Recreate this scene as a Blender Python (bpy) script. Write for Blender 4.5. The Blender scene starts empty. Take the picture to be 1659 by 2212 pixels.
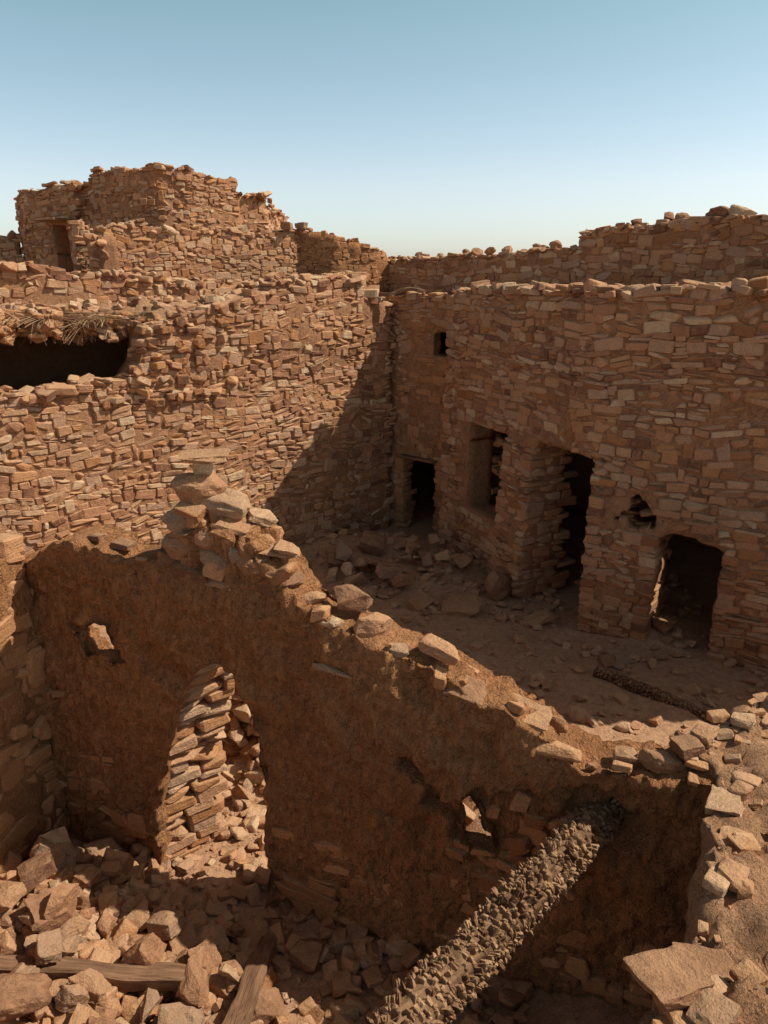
import bpy, bmesh, math, random
import numpy as np
from mathutils import Vector, noise, Matrix, Euler

random.seed(7)
R = random.Random(11)
SC = bpy.context.scene
COL = SC.collection

def fr(x, y, z, o=3):
    return noise.fractal(Vector((x, y, z)), 1.0, 2.0, o)

# ------------------------------------------------------------------ materials
def newmat(name):
    m = bpy.data.materials.new(name); m.use_nodes = True
    nt = m.node_tree; nt.nodes.clear()
    return m, nt
class NT:
    def __init__(s, nt): s.nt = nt
    def n(s, t, **k):
        nd = s.nt.nodes.new(t)
        for a, b in k.items(): setattr(nd, a, b)
        return nd
    def l(s, a, b): s.nt.links.new(a, b)
    def noise(s, vec, scale, detail=4, rough=.6):
        nd = s.n('ShaderNodeTexNoise'); nd.inputs['Scale'].default_value = scale
        nd.inputs['Detail'].default_value = detail; nd.inputs['Roughness'].default_value = rough
        s.l(vec, nd.inputs['Vector']); return nd.outputs['Fac']
    def ramp(s, fac, stops):
        nd = s.n('ShaderNodeValToRGB'); cr = nd.color_ramp
        while len(cr.elements) < len(stops): cr.elements.new(.5)
        for e, (p, c) in zip(cr.elements, stops):
            e.position = p; e.color = (c[0], c[1], c[2], 1) if hasattr(c, '__len__') else (c, c, c, 1)
        s.l(fac, nd.inputs['Fac']); return nd.outputs['Color']
    def mix(s, fac, a, b, mode='MIX'):
        nd = s.n('ShaderNodeMix', data_type='RGBA', blend_type=mode)
        for sock, v in ((nd.inputs[0], fac), (nd.inputs[6], a), (nd.inputs[7], b)):
            if isinstance(v, bpy.types.NodeSocket): s.l(v, sock)
            elif isinstance(v, (int, float)): sock.default_value = v
            else: sock.default_value = (v[0], v[1], v[2], 1)
        return nd.outputs[2]
    def math(s, op, a, b=0.0):
        nd = s.n('ShaderNodeMath', operation=op)
        for sock, v in ((nd.inputs[0], a), (nd.inputs[1], b)):
            if isinstance(v, bpy.types.NodeSocket): s.l(v, sock)
            else: sock.default_value = v
        return nd.outputs[0]
    def bump(s, h, dist, strength=1.0, nrm=None):
        nd = s.n('ShaderNodeBump'); nd.inputs['Distance'].default_value = dist
        nd.inputs['Strength'].default_value = strength
        s.l(h, nd.inputs['Height'])
        if nrm is not None: s.l(nrm, nd.inputs['Normal'])
        return nd.outputs['Normal']
    def finish(s, col, nrm, rough=.95):
        b = s.n('ShaderNodeBsdfPrincipled'); b.inputs['Roughness'].default_value = rough
        b.inputs['Specular IOR Level'].default_value = .1
        s.l(col, b.inputs['Base Color']); s.l(nrm, b.inputs['Normal'])
        o = s.n('ShaderNodeOutputMaterial'); s.l(b.outputs[0], o.inputs[0])

DUST = (.58, .35, .195)
def stone_material(name, stops, use_random=False, dust=.55, bd=.035):
    m, nt = newmat(name); t = NT(nt)
    geo = t.n('ShaderNodeNewGeometry'); pos = geo.outputs['Position']
    if use_random:
        src = t.n('ShaderNodeObjectInfo').outputs['Random']
    else:
        a = t.n('ShaderNodeAttribute', attribute_name='tint'); src = a.outputs['Fac']
    n1 = t.noise(pos, 9, 6, .65); n2 = t.noise(pos, 70, 4, .7)
    src2 = t.math('ADD', src, t.math('MULTIPLY', t.math('SUBTRACT', n1, .5), .55))
    col = t.ramp(src2, stops)
    col = t.mix(1.0, col, t.ramp(n2, [(.3, .66), (.7, 1.22)]), 'MULTIPLY')
    big = t.noise(pos, .9, 4, .6)
    col = t.mix(1.0, col, t.ramp(big, [(.3, .88), (.7, 1.1)]), 'MULTIPLY')
    sep = t.n('ShaderNodeSeparateXYZ'); t.l(geo.outputs['Normal'], sep.inputs[0])
    up = t.math('MULTIPLY', t.math('SUBTRACT', sep.outputs[2], .35), 1.6)
    dn = t.nt.nodes.new('ShaderNodeClamp'); t.l(t.math('MULTIPLY', t.math('MULTIPLY', up, dust), t.math('MULTIPLY', n1, 1.7)), dn.inputs[0])
    col = t.mix(dn.outputs[0], col, DUST)
    mp = t.n('ShaderNodeMapping'); mp.inputs['Scale'].default_value = (5, 5, 60); t.l(pos, mp.inputs[0])
    st = t.noise(mp.outputs[0], 1, 3, .6)
    h = t.math('ADD', t.math('MULTIPLY', n1, 1.0), t.math('ADD', t.math('MULTIPLY', n2, .3), t.math('MULTIPLY', st, .35)))
    t.finish(col, t.bump(h, bd, 1.0)); return m
STOPS = [(0, (.22, .104, .062)), (.12, (.36, .172, .095)), (.38, (.48, .243, .132)), (.6, (.54, .298, .166)), (.78, (.43, .258, .168)), (.92, (.57, .352, .208)), (1, (.62, .43, .27))]
STOPS_L = [(0, (.21, .10, .058)), (.3, (.37, .182, .098)), (.55, (.45, .245, .133)), (.75, (.32, .20, .133)), (.92, (.50, .31, .18)), (1, (.61, .42, .265))]
STOPS_M = [(0, (.33, .145, .066)), (.5, (.46, .216, .098)), (1, (.54, .275, .136))]
M_STONE = stone_material('masonry_stone', STOPS)
M_LOOSE = stone_material('loose_rock', STOPS_L, True, .3)
M_MUDST = stone_material('mud_stained_stone', STOPS_M)

def mud_material(name, c1, c2, bd=.03, straw=True):
    m, nt = newmat(name); t = NT(nt)
    geo = t.n('ShaderNodeNewGeometry'); pos = geo.outputs['Position']
    n0 = t.noise(pos, 1.3, 5, .6); n1 = t.noise(pos, 11, 6, .7); n2 = t.noise(pos, 60, 4, .75)
    col = t.mix(t.ramp(n0, [(.3, 0), (.7, 1)]), c1, c2)
    col = t.mix(1.0, col, t.ramp(n1, [(.25, .72), (.75, 1.22)]), 'MULTIPLY')
    col = t.mix(1.0, col, t.ramp(n2, [(.3, .74), (.7, 1.2)]), 'MULTIPLY')
    mp = t.n('ShaderNodeMapping'); mp.inputs['Scale'].default_value = (34, 34, 7); t.l(pos, mp.inputs[0])
    dist = t.noise(mp.outputs[0], 1, 3, .7)
    if straw: col = t.mix(1.0, col, t.ramp(dist, [(.3, .84), (.65, 1.1)]), 'MULTIPLY')
    vo = t.n('ShaderNodeTexVoronoi', feature='DISTANCE_TO_EDGE'); vo.inputs['Scale'].default_value = 4
    wn = t.n('ShaderNodeVectorMath', operation='ADD')
    nn = t.n('ShaderNodeTexNoise'); nn.inputs['Scale'].default_value = 5; nn.inputs['Detail'].default_value = 4; t.l(pos, nn.inputs['Vector'])
    t.l(pos, wn.inputs[0]); t.l(nn.outputs['Color'], wn.inputs[1]); t.l(wn.outputs[0], vo.inputs['Vector'])
    cr = t.ramp(vo.outputs['Distance'], [(0, 0), (.018, 1)])
    pit = t.ramp(t.noise(pos, 26, 3, .5), [(.32, 0), (.42, 1)])
    h = t.math('ADD', n1, t.math('ADD', t.math('MULTIPLY', n2, .45), t.math('MULTIPLY', dist, .75 if straw else .1)))
    h = t.math('ADD', h, t.math('MULTIPLY', cr, .3))
    h = t.math('ADD', h, t.math('MULTIPLY', pit, .45 if straw else .1))
    t.finish(col, t.bump(h, bd, 1.0)); return m
M_MUD = mud_material('mud_plaster', (.47, .208, .090), (.57, .275, .128), .075)
M_EARTH = mud_material('dusty_earth', (.47, .24, .125), (.57, .325, .185), .07, False)
M_MORTAR = mud_material('mud_mortar', (.37, .18, .093), (.47, .245, .133), .04, False)
M_SAND = mud_material('sandy_ground', (.48, .265, .15), (.57, .335, .20), .025, False)
M_PALM = stone_material('palm_bark', [(0, (.07, .034, .019)), (.35, (.18, .092, .05)), (.65, (.32, .18, .10)), (1, (.52, .345, .21))], dust=.35, bd=.015)
def wood_material():
    m, nt = newmat('weathered_wood'); t = NT(nt)
    tc = t.n('ShaderNodeTexCoord')
    mp = t.n('ShaderNodeMapping'); mp.inputs['Scale'].default_value = (2, 40, 40); t.l(tc.outputs['Object'], mp.inputs[0])
    n = t.noise(mp.outputs[0], 1, 5, .7); n2 = t.noise(tc.outputs['Object'], 5, 4, .6)
    col = t.ramp(n, [(.25, (.10, .05, .03)), (.5, (.24, .13, .075)), (.75, (.34, .20, .12))])
    col = t.mix(1.0, col, t.ramp(n2, [(.2, .6), (.8, 1.2)]), 'MULTIPLY')
    t.finish(col, t.bump(n, .02, .9)); return m
M_WOOD = wood_material()
def straw_material():
    m, nt = newmat('dry_straw'); t = NT(nt)
    a = t.n('ShaderNodeAttribute', attribute_name='tint')
    col = t.ramp(a.outputs['Fac'], [(0, (.17, .09, .05)), (1, (.46, .30, .18))])
    g = t.n('ShaderNodeNewGeometry')
    t.finish(col, t.bump(t.noise(g.outputs['Position'], 80), .005, .5)); return m
M_STRAW = straw_material()

# ------------------------------------------------------------------ stone templates
def tmpl(seed, kind='box', bev=.05, hi=False, npt=15, pw=4, j=.30):
    r = random.Random(seed); bm = bmesh.new()
    if kind == 'round':
        bmesh.ops.create_icosphere(bm, subdivisions=4, radius=.5)
        for v in bm.verts:
            v.co *= 1 + .25 * noise.fractal(v.co * 2.2 + Vector((seed, 0, 0)), 1, 2, 4)
    else:
        if kind == 'box':
            for sx in (-1, 1):
                for sy in (-1, 1):
                    for sz in (-1, 1):
                        bm.verts.new((sx * .5 * (1 - r.random() * j), sy * .5 * (1 - r.random() * j * .4), sz * .5 * (1 - r.random() * j * 1.3)))
            for k in range(6):
                a = r.random() * 6.28; y = (r.random() - .5) * .8
                bm.verts.new((math.cos(a) * .54, y, math.sin(a) * .50))
        elif kind == 'leaf':
            for sx in (-1, 1):
                for sy in (-1, 1):
                    bm.verts.new((sx * .5 * r.uniform(.8, 1), sy * .5, -.5))
                    bm.verts.new((sx * .5 * r.uniform(.45, .95), sy * .4, r.uniform(.1, .5)))
            bm.verts.new((r.uniform(-.3, .3), 0, .52)); bm.verts.new((0, .5, -.1))
        else:
            for k in range(npt):
                d = Vector((r.gauss(0, 1), r.gauss(0, 1), r.gauss(0, 1))).normalized()
                q = (abs(d.x) ** pw + abs(d.y) ** pw + abs(d.z) ** pw) ** (1 / pw)
                bm.verts.new(d / q * .5)
        ret = bmesh.ops.convex_hull(bm, input=bm.verts)
        junk = [g for g in ret['geom_interior'] if isinstance(g, bmesh.types.BMVert)]
        if junk: bmesh.ops.delete(bm, geom=junk, context='VERTS')
        lo = [min(v.co[i] for v in bm.verts) for i in range(3)]; hi_ = [max(v.co[i] for v in bm.verts) for i in range(3)]
        for v in bm.verts:
            for i in range(3): v.co[i] = (v.co[i] - lo[i]) / (hi_[i] - lo[i]) - .5
        bmesh.ops.dissolve_limit(bm, angle_limit=.22, verts=bm.verts, edges=bm.edges)
        bmesh.ops.bevel(bm, geom=list(bm.edges), offset=bev, segments=1, affect='EDGES', clamp_overlap=True)
        if hi:
            for q in range(2):
                bmesh.ops.triangulate(bm, faces=bm.faces)
                bmesh.ops.subdivide_edges(bm, edges=[e for e in bm.edges if e.calc_length() > .1], cuts=1 + (q == 0), use_grid_fill=True)
            bm.normal_update()
            for v in bm.verts:
                q = v.co * 3 + Vector((seed * 3.1, 0, 0))
                d = .05 * noise.fractal(q, 1, 2, 5) - .07 * max(0, noise.noise(q * .8 + Vector((9, 0, 0))) - .1)
                v.co += v.normal * d
    bmesh.ops.triangulate(bm, faces=bm.faces)
    bm.normal_update()
    bmesh.ops.recalc_face_normals(bm, faces=bm.faces)
    return bm
def to_np(bm):
    bm.verts.index_update()
    V = np.array([v.co[:] for v in bm.verts]); F = np.array([[v.index for v in f.verts] for f in bm.faces])
    return V, F
LO = []
for i in range(64):
    b = tmpl(100 + i, 'chunk' if i % 5 < 2 else 'box', bev=.055, npt=R.choice([16, 19, 23, 26]), pw=R.choice([7, 9, 11]), j=R.choice([.28, .38, .48])); LO.append(to_np(b)); b.free()
LEAF = []
for i in range(12):
    b = tmpl(900 + i, 'leaf', bev=.03); LEAF.append(to_np(b)); b.free()
def mesh_from_bm(bm, name, mat):
    me = bpy.data.meshes.new(name); bm.to_mesh(me); bm.free(); me.materials.append(mat)
    me.polygons.foreach_set('use_smooth', [True] * len(me.polygons))
    try: me.set_sharp_from_angle(angle=.32)
    except Exception: pass
    return me
HI = [mesh_from_bm(tmpl(300 + i, 'chunk' if i % 2 else 'box', bev=.02, hi=True, npt=[11, 13, 16][i % 3], pw=[4, 6][i % 2], j=.6), 'rock_mesh', M_LOOSE) for i in range(24)]
HB = HI[0::2]
BOULDERS = [mesh_from_bm(tmpl(401 + i * 7, 'round'), 'boulder_mesh', M_LOOSE) for i in range(4)]
BOULDER = BOULDERS[0]

# ------------------------------------------------------------------ accumulator
class Acc:
    def __init__(s): s.V = []; s.F = []; s.M = []; s.T = []; s.S = []; s.n = 0
    def add(s, V, F, mat, tint, smooth):
        V = np.asarray(V, float); F = list(map(list, F)) if not isinstance(F, np.ndarray) else F
        s.V.append(V)
        if isinstance(F, np.ndarray): s.F.extend((F + s.n).tolist()); k = len(F)
        else: s.F.extend([[a + s.n for a in f] for f in F]); k = len(F)
        s.M.extend([mat] * k); s.S.extend([smooth] * k)
        s.T.extend([tint] * len(V) if not hasattr(tint, '__len__') else list(tint)); s.n += len(V)
    def stone(s, c, dims, rz=0, jit=.08, mat=0, tint=None, rnd=R, face=False, roll=0.0):
        V, F = LO[rnd.randrange(len(LO))]
        fl = np.array([rnd.choice((-1, 1)), rnd.choice((-1, 1)), rnd.choice((-1, 1))])
        if face: m = Euler((rnd.gauss(0, jit * .6), rnd.gauss(0, jit * 1.5) - roll, 0)).to_matrix()
        else: m = Euler((rnd.gauss(0, jit), rnd.gauss(0, jit), 0)).to_matrix()
        m = Matrix.Rotation(rz + rnd.gauss(0, jit * (.8 if face else 1)), 3, 'Z') @ m
        W = (V * fl * np.array(dims)) @ np.array(m).T + np.array(c)
        if fl[0] * fl[1] * fl[2] < 0: F = F[:, ::-1]
        s.add(W, F, mat, rnd.random() if tint is None else tint, False)
    def build(s, name, mats, parent=None, loc=None):
        V = np.concatenate(s.V)
        if loc is not None: V = V - np.array(loc)
        me = bpy.data.meshes.new(name); me.from_pydata(V.tolist(), [], s.F)
        for m in mats: me.materials.append(m)
        me.polygons.foreach_set('material_index', s.M); me.polygons.foreach_set('use_smooth', s.S)
        at = me.attributes.new('tint', 'FLOAT', 'POINT'); at.data.foreach_set('value', s.T)
        ob = bpy.data.objects.new(name, me); COL.objects.link(ob)
        if loc is not None: ob.location = loc
        if parent: ob.parent = parent
        return ob

class Path:
    def __init__(s, pts):
        s.p = [np.array(q, float) for q in pts]; s.c = [0]
        for a, b in zip(s.p, s.p[1:]): s.c.append(s.c[-1] + float(np.linalg.norm(b - a)))
        s.L = s.c[-1]
    def at(s, t):
        i = 0
        while i < len(s.p) - 2 and t > s.c[i + 1]: i += 1
        k = (t - s.c[i]) / (s.c[i + 1] - s.c[i]); return s.p[i] * (1 - k) + s.p[i + 1] * k
    def dir(s, t):
        d = s.at(t + .12) - s.at(t - .12); return d / np.linalg.norm(d)
    def nrm(s, t):
        d = s.dir(t); return np.array((d[1], -d[0]))

def sheet(acc, a0, a1, b0, b1, res, field, mapf, disp, nl=4, mat=0, tint=.5):
    na = max(1, round((a1 - a0) / res)); nb = max(1, round((b1 - b0) / res))
    da = (a1 - a0) / na; db = (b1 - b0) / nb
    keep = {}
    for i in range(na):
        for j in range(nb):
            if field(a0 + (i + .5) * da, b0 + (j + .5) * db) > 0: keep[(i, j)] = 1
    corner = {}
    for (i, j) in keep:
        for c in ((i, j), (i + 1, j), (i + 1, j + 1), (i, j + 1)): corner[c] = None
    for (i, j) in corner:
        a = a0 + i * da; b = b0 + j * db
        bd = False
        for ci, cj in ((i, j), (i - 1, j), (i, j - 1), (i - 1, j - 1)):
            if 0 <= ci < na and 0 <= cj < nb and (ci, cj) not in keep: bd = True
        if bd:
            A, B = a, b; e = res * .3
            for _ in range(2):
                f = field(A, B); ga = (field(A + e, B) - f) / e; gb = (field(A, B + e) - f) / e
                g2 = ga * ga + gb * gb
                if g2 < 1e-6: break
                A -= max(-.6, min(.6, f * ga / g2 / res)) * res; B -= max(-.6, min(.6, f * gb / g2 / res)) * res
            a = max(a - .7 * res, min(a + .7 * res, A)); b = max(b - .7 * res, min(b + .7 * res, B))
            a = max(a0, min(a1, a)); b = max(b0, min(b1, b))
        corner[(i, j)] = (a, b)
    V = []; F = []; idx = {}
    def vid(c, l):
        k = (c, l)
        if k not in idx:
            a, b = corner[c]; p = mapf(a, b, l / nl); q = disp(p, a, b, l / nl)
            idx[k] = len(V); V.append(q)
        return idx[k]
    for (i, j) in keep:
        c = ((i, j), (i + 1, j), (i + 1, j + 1), (i, j + 1))
        F.append([vid(k, 0) for k in c]); F.append([vid(k, nl) for k in reversed(c)])
        for e, nb_ in (((c[0], c[1]), (i, j - 1)), ((c[1], c[2]), (i + 1, j)), ((c[2], c[3]), (i, j + 1)), ((c[3], c[0]), (i - 1, j))):
            if nb_ not in keep:
                for l in range(nl):
                    F.append([vid(e[1], l), vid(e[0], l), vid(e[0], l + 1), vid(e[1], l + 1)])
    acc.add(V, F, mat, tint, True)

def vdisp(amp, f, o=3):
    def d(p, a, b, l):
        x, y, z = p[0] * f, p[1] * f, p[2] * f
        return (p[0] + amp * fr(x, y, z, o), p[1] + amp * fr(x + 31, y, z, o), p[2] + amp * .7 * fr(x, y + 17, z, o))
    return d

def rect(sc, sw, z0, z1, rough=.05, rnd=0.0):
    def f(s, z):
        n = rough * fr(s * 4, z * 4, sc, 3)
        top = z1 - rnd * (abs(s - sc) / (sw / 2)) ** 3
        return max(abs(s - sc) - sw / 2, z0 - z, z - top) + n
    return f

def wall(acc, path, thick, topf, z0=0, holes=(), res=.12, inset=.035, amp=.018, mat=0, s0=0, s1=None, outf=None):
    s1 = path.L if s1 is None else s1
    def field(s, z):
        v = topf(s) - z
        for h in holes: v = min(v, h(s, z))
        return v
    def mapf(s, z, d):
        o = outf(s, z) if outf else 0
        p = path.at(s) - path.nrm(s) * (inset - o * (1 - d) + d * (thick - inset)); return (p[0], p[1], z)
    zt = max(topf(s0 + (s1 - s0) * k / 60) for k in range(61)) + .1
    sheet(acc, s0, s1, z0, zt, res, field, mapf, vdisp(amp, 3), nl=4, mat=mat)

def bulge(amp, f, seed, base=None):
    def g(s, z):
        return amp * fr(s * f, z * f, seed, 3) + (base(s, z) if base else 0)
    return g

def masonry(acc, path, topf, z0=0, holes=(), hr=(.06, .15), wr=(.14, .37), depth=.22, proud=.009, mat=1, seed=1, s0=0, s1=None, zmax=None, jit=.042, keepf=None, out=0.0, prob=1.0, wave=1.0, clear=.01, outf=None, mud=.0, patch=0.0):
    r = random.Random(seed); s1 = path.L if s1 is None else s1
    zt = max(topf(s0 + (s1 - s0) * k / 60) for k in range(61))
    if zmax: zt = min(zt, zmax)
    def wv(s, z): return wave * (.13 * fr(s * .5, z * .5, seed * 3.3, 2) + .05 * fr(s * 1.9, z * 1.4, seed, 2))
    z = z0
    while z < zt:
        h = r.uniform(*hr)
        s = s0 - r.random() * .2
        while s < s1:
            w = r.uniform(*wr) * (.55 + .6 * r.random())
            if r.random() < .10: w *= 1.35
            sc_ = s + w / 2
            zc = z + h / 2 + wv(sc_, z)
            ok = s0 - .05 < sc_ < s1 + .05 and zc < topf(sc_) + .02 and r.random() < prob
            if ok:
                for hf in holes:
                    if hf(sc_, zc) < clear + .02 or hf(sc_ - w * .45, zc) < clear or hf(sc_ + w * .45, zc) < clear or hf(sc_, zc + h * .4) < clear: ok = False; break
            if ok and keepf and not keepf(sc_, zc): ok = False
            pm = 0
            if ok and patch:
                pm = fr(sc_ * .9, zc * 1.1, seed + 5.5, 3)
                if pm > .42 and r.random() < patch: ok = False
            if ok:
                p = path.at(sc_); n = path.nrm(sc_); d = path.dir(sc_); rz = math.atan2(d[1], d[0])
                roll = math.atan((wv(sc_ + .06, z) - wv(sc_ - .06, z)) / .12)
                zone = fr(sc_ * .8, zc * .9, seed + 40, 2)
                parts = [(zc, h * r.uniform(.9, 1.1), w)]
                q = r.random() - .35 * zone
                if q < .12: parts = [(zc - h * .25, h * .5, w), (zc + h * .25, h * .5, w)]
                elif q < .22: parts = [(zc - h * .18, h * .66, w), (zc + h * .33, h * .38, w * .9)]
                elif q > .90 and w < .30: parts = [(zc + h * .25, h * 1.55, w * 1.05)]
                for (zz, hh, ww) in parts:
                    o = out + r.uniform(-proud, proud) - depth / 2 + (outf(sc_, zz) if outf else 0) - (.015 if pm > .34 else 0)
                    acc.stone((p[0] + n[0] * o, p[1] + n[1] * o, zz), (ww * 1.11, depth, hh * 1.19), rz, jit, 3 if r.random() < mud + (.4 if pm > .34 else 0) else mat, rnd=r, face=True, roll=roll)
            s += w * 1.0 + .002
        z += h * 1.0

def cope(acc, path, topf, thick, s0=0, s1=None, step=.2, size=(.12, .32), mat=1, seed=3, dens=1.0, hh=(.05, .13)):
    r = random.Random(seed); s1 = path.L if s1 is None else s1; s = s0
    while s < s1:
        k = .06; g = max(.3, 1 + 1.2 * fr(s * .8, seed, 3, 2))
        while k < thick:
            if r.random() < dens:
                p = path.at(s); n = path.nrm(s); d = path.dir(s)
                w = r.uniform(*size) * g; h = r.uniform(*hh) * g
                acc.stone((p[0] - n[0] * k, p[1] - n[1] * k, topf(s) + r.uniform(-.06, .06)), (w, r.uniform(*size) * .8, h), math.atan2(d[1], d[0]) + r.uniform(-.6, .6), .2, mat, rnd=r)
            k += r.uniform(.14, .24)
        s += step * r.uniform(.7, 1.3)

def jamb(acc, path, sL, sR, z0, z1, thick, seed=5, sides=(1, 1), outf=None, mat=1):
    r = random.Random(seed)
    for side, sx, on in ((-1, sL, sides[0]), (1, sR, sides[1])):
        if not on: continue
        z = z0
        while z < z1 - .02:
            h = r.uniform(.07, .16); k = -(outf(sx, z) if outf else 0)
            while k < thick:
                w = r.uniform(.2, .4); s = sx + side * (.095 + r.uniform(-.008, .008))
                p = path.at(s); n = path.nrm(s); d = path.dir(s)
                acc.stone((p[0] - n[0] * (k + w / 2 - .01), p[1] - n[1] * (k + w / 2 - .01), z + h / 2), (.26, w * 1.1, h * 1.2), math.atan2(d[1], d[0]), .015, mat if r.random() < .8 else 3, rnd=r)
                k += w
            z += h

def prof(pts, jit=.04, f=3.0, seed=0, block=0.0):
    S = [p[0] for p in pts]; Z = [p[1] for p in pts]
    def t(s):
        return float(np.interp(s, S, Z)) + jit * fr(s * f, seed, 0, 3)
    return t

def meta(ob, label, cat, **k):
    ob['label'] = label; ob['category'] = cat
    for a, b in k.items(): ob[a] = b
def empty(name, loc):
    e = bpy.data.objects.new(name, None); e.location = loc; COL.objects.link(e); return e

# ------------------------------------------------------------------ ground
MOUNDS = [(-2.75, 4.6, .5, .75), (-2.0, 3.9, .22, .8), (-.9, 7.2, .5, .6), (-.9, 13.4, .34, .8), (.3, 13.5, .26, .7), (3.9, 10.2, .2, .5), (1.2, 12.6, .22, .55), (.6, 11.9, .12, .5), (-2.6, 9.2, .3, 1.5), (-2.85, 6.75, 1.65, .55), (.8, 5.55, .95, .5), (3.5, 8.0, .08, .4)]
def gz(x, y):
    z = .05 * fr(x * .6, y * .6, 2, 3) + .018 * fr(x * 4, y * 4, 5, 4)
    for mx, my, h, r in MOUNDS:
        d2 = ((x - mx) ** 2 + (y - my) ** 2) / (r * r)
        if d2 < 9: z += h * math.exp(-d2)
    return z
def make_ground():
    n = 420; k = 7.0
    u = np.linspace(-1, 1, n); w = .714 * np.sinh(k * u)
    X = w + 1.2; Y = w + 8.2; V = []
    for y in Y:
        for x in X: V.append((x, y, gz(x, y) if abs(x) < 60 and abs(y) < 60 else 0))
    F = [[j * n + i, j * n + i + 1, (j + 1) * n + i + 1, (j + 1) * n + i] for j in range(n - 1) for i in range(n - 1)]
    a = Acc(); a.add(V, F, 0, .5, True)
    g = a.build('ground', [M_SAND]); g['kind'] = 'structure'
make_ground()

MATS = [M_MORTAR, M_STONE, M_MUD, M_MUDST, M_EARTH]

# ------------------------------------------------------------------ long sunlit stone wall
P1 = Path([(-6.6, 8.8), (.15, 14.94)])
T1 = prof([(0, 3.6), (2.05, 3.50), (2.4, 3.36), (2.95, 3.40), (3.3, 3.50), (3.8, 3.38), (4.05, 3.7), (4.25, 4.2), (5, 4.42), (6, 4.6), (6.35, 4.62), (6.55, 4.85), (8.5, 4.9), (8.62, 4.55), (9.12, 4.45)], .10, 3, 1)
notch = rect(8.72, .22, 4.1, 4.4, .05)
B1 = bulge(.10, .55, 3)
a = Acc(); wall(a, P1, .55, T1, res=.12, amp=.03, outf=B1)
masonry(a, P1, T1, seed=21, hr=(.06, .15), wr=(.14, .37), z0=0, proud=.015, jit=.055, holes=[notch], mud=.12, outf=B1, patch=.15, depth=.3)
cope(a, P1, T1, .55, seed=22, step=.17)
r = random.Random(5)
for i in range(110):
    s = r.gauss(4.3, .8); z = r.uniform(3.1, 4.3)
    if z < T1(s) + .04:
        p = P1.at(s); n = P1.nrm(s); o = r.uniform(-.12, .0) + B1(s, z)
        a.stone((p[0] + n[0] * o, p[1] + n[1] * o, z), (r.uniform(.1, .28), .22, r.uniform(.06, .18)), math.atan2(.673, .74) + r.gauss(0, .3), .2, r.choice((0, 2, 1, 3)), rnd=r)
ob = a.build('stone_wall', MATS); meta(ob, 'long sunlit dry stone wall with ragged stepped top', 'wall')

# ------------------------------------------------------------------ right building
A = (1.12, 13.75); B = (1.9, 12.22); C = (2.82, 10.41); D = (4.74, 9.14); E = (6.6, 7.91)
house = empty('ruined_stone_house', (3, 12, 0))
meta(house, 'two storey ruined stone house with open dark doorways', 'house')
PR = Path([A, B, C, D, E])
sB = PR.c[1]; sC = PR.c[2]; sD = PR.c[3]
TR = prof([(0, 4.62), (.6, 4.75), (1.5, 4.74), (4, 4.78), (7, 4.8), (10, 4.9)], .06, 2.5, 4)
n2 = (.40 * sB, 1.06 * sB); d3 = (sB + .42 * (sC - sB), sC + .09); d4 = (sC + .455 * (sD - sC), sC + .825 * (sD - sC))
def bat0(s, z):
    k = max(0, 1 - z / 2.7)
    pier = math.exp(-((s - (n2[1] + d3[0]) / 2) / .45) ** 2) + .8 * math.exp(-((s - (sC + .5)) / .5) ** 2)
    return .07 * k + .16 * k ** .8 * min(1, pier)
bat = bulge(.06, .6, 9, bat0)
holes = [rect(sum(n2) / 2, n2[1] - n2[0], 1.0, 2.52, .02), rect(sum(d3) / 2, d3[1] - d3[0], -1, 2.55, .02), rect(sum(d4) / 2, d4[1] - d4[0], -1, 1.64, .06, .10)]
cavc = (sC + .33 * (sD - sC), 1.88)
def cav(s, z): return math.hypot((s - cavc[0]) / 1.5, z - cavc[1]) - .17 + .2 * fr(s * 5, z * 5, 8, 3)
a = Acc()
wall(a, PR, .6, TR, holes=holes + [cav], res=.06, inset=.04, amp=.010, outf=bat)
masonry(a, PR, TR, seed=31, holes=holes + [cav], hr=(.06, .15), wr=(.15, .43), proud=.009, jit=.034, outf=bat, mud=.12, patch=.08, depth=.3)
r = random.Random(14)
for i in range(16):
    s = cavc[0] + r.uniform(-.35, .3); z = cavc[1] + r.uniform(-.22, .1); p = PR.at(s); n = PR.nrm(s); o = -r.uniform(.12, .35)
    a.stone((p[0] + n[0] * o, p[1] + n[1] * o, z), (r.uniform(.1, .2), .2, r.uniform(.04, .08)), r.random() * 3, .3, 3, tint=.1, rnd=r)
jamb(a, PR, n2[0], n2[1], 1.0, 2.5, .6, 1, sides=(0, 1), outf=bat); jamb(a, PR, d3[0], d3[1], 0, 2.5, .62, 2, outf=bat); jamb(a, PR, d4[0], d4[1], 0, 1.5, .6, 3, outf=bat)
jamb(a, PR, 0, -.04, 0, 4.6, .5, 4, sides=(0, 1), outf=bat)
for i in range(60):
    s = r.uniform(n2[0] - .6, n2[1] - .15); z = r.uniform(1.0, 2.6); p = PR.at(s); n = PR.nrm(s)
    a.stone((p[0] - n[0] * .66, p[1] - n[1] * .66, z), (r.uniform(.2, .35), .2, r.uniform(.09, .16)), math.atan2(-.89, .45), .06, 3, rnd=r)
cope(a, PR, TR, .6, seed=32, step=.19)
a.build('wall', MATS, house, (3, 12, 0)).location = (0, 0, 0)
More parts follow.
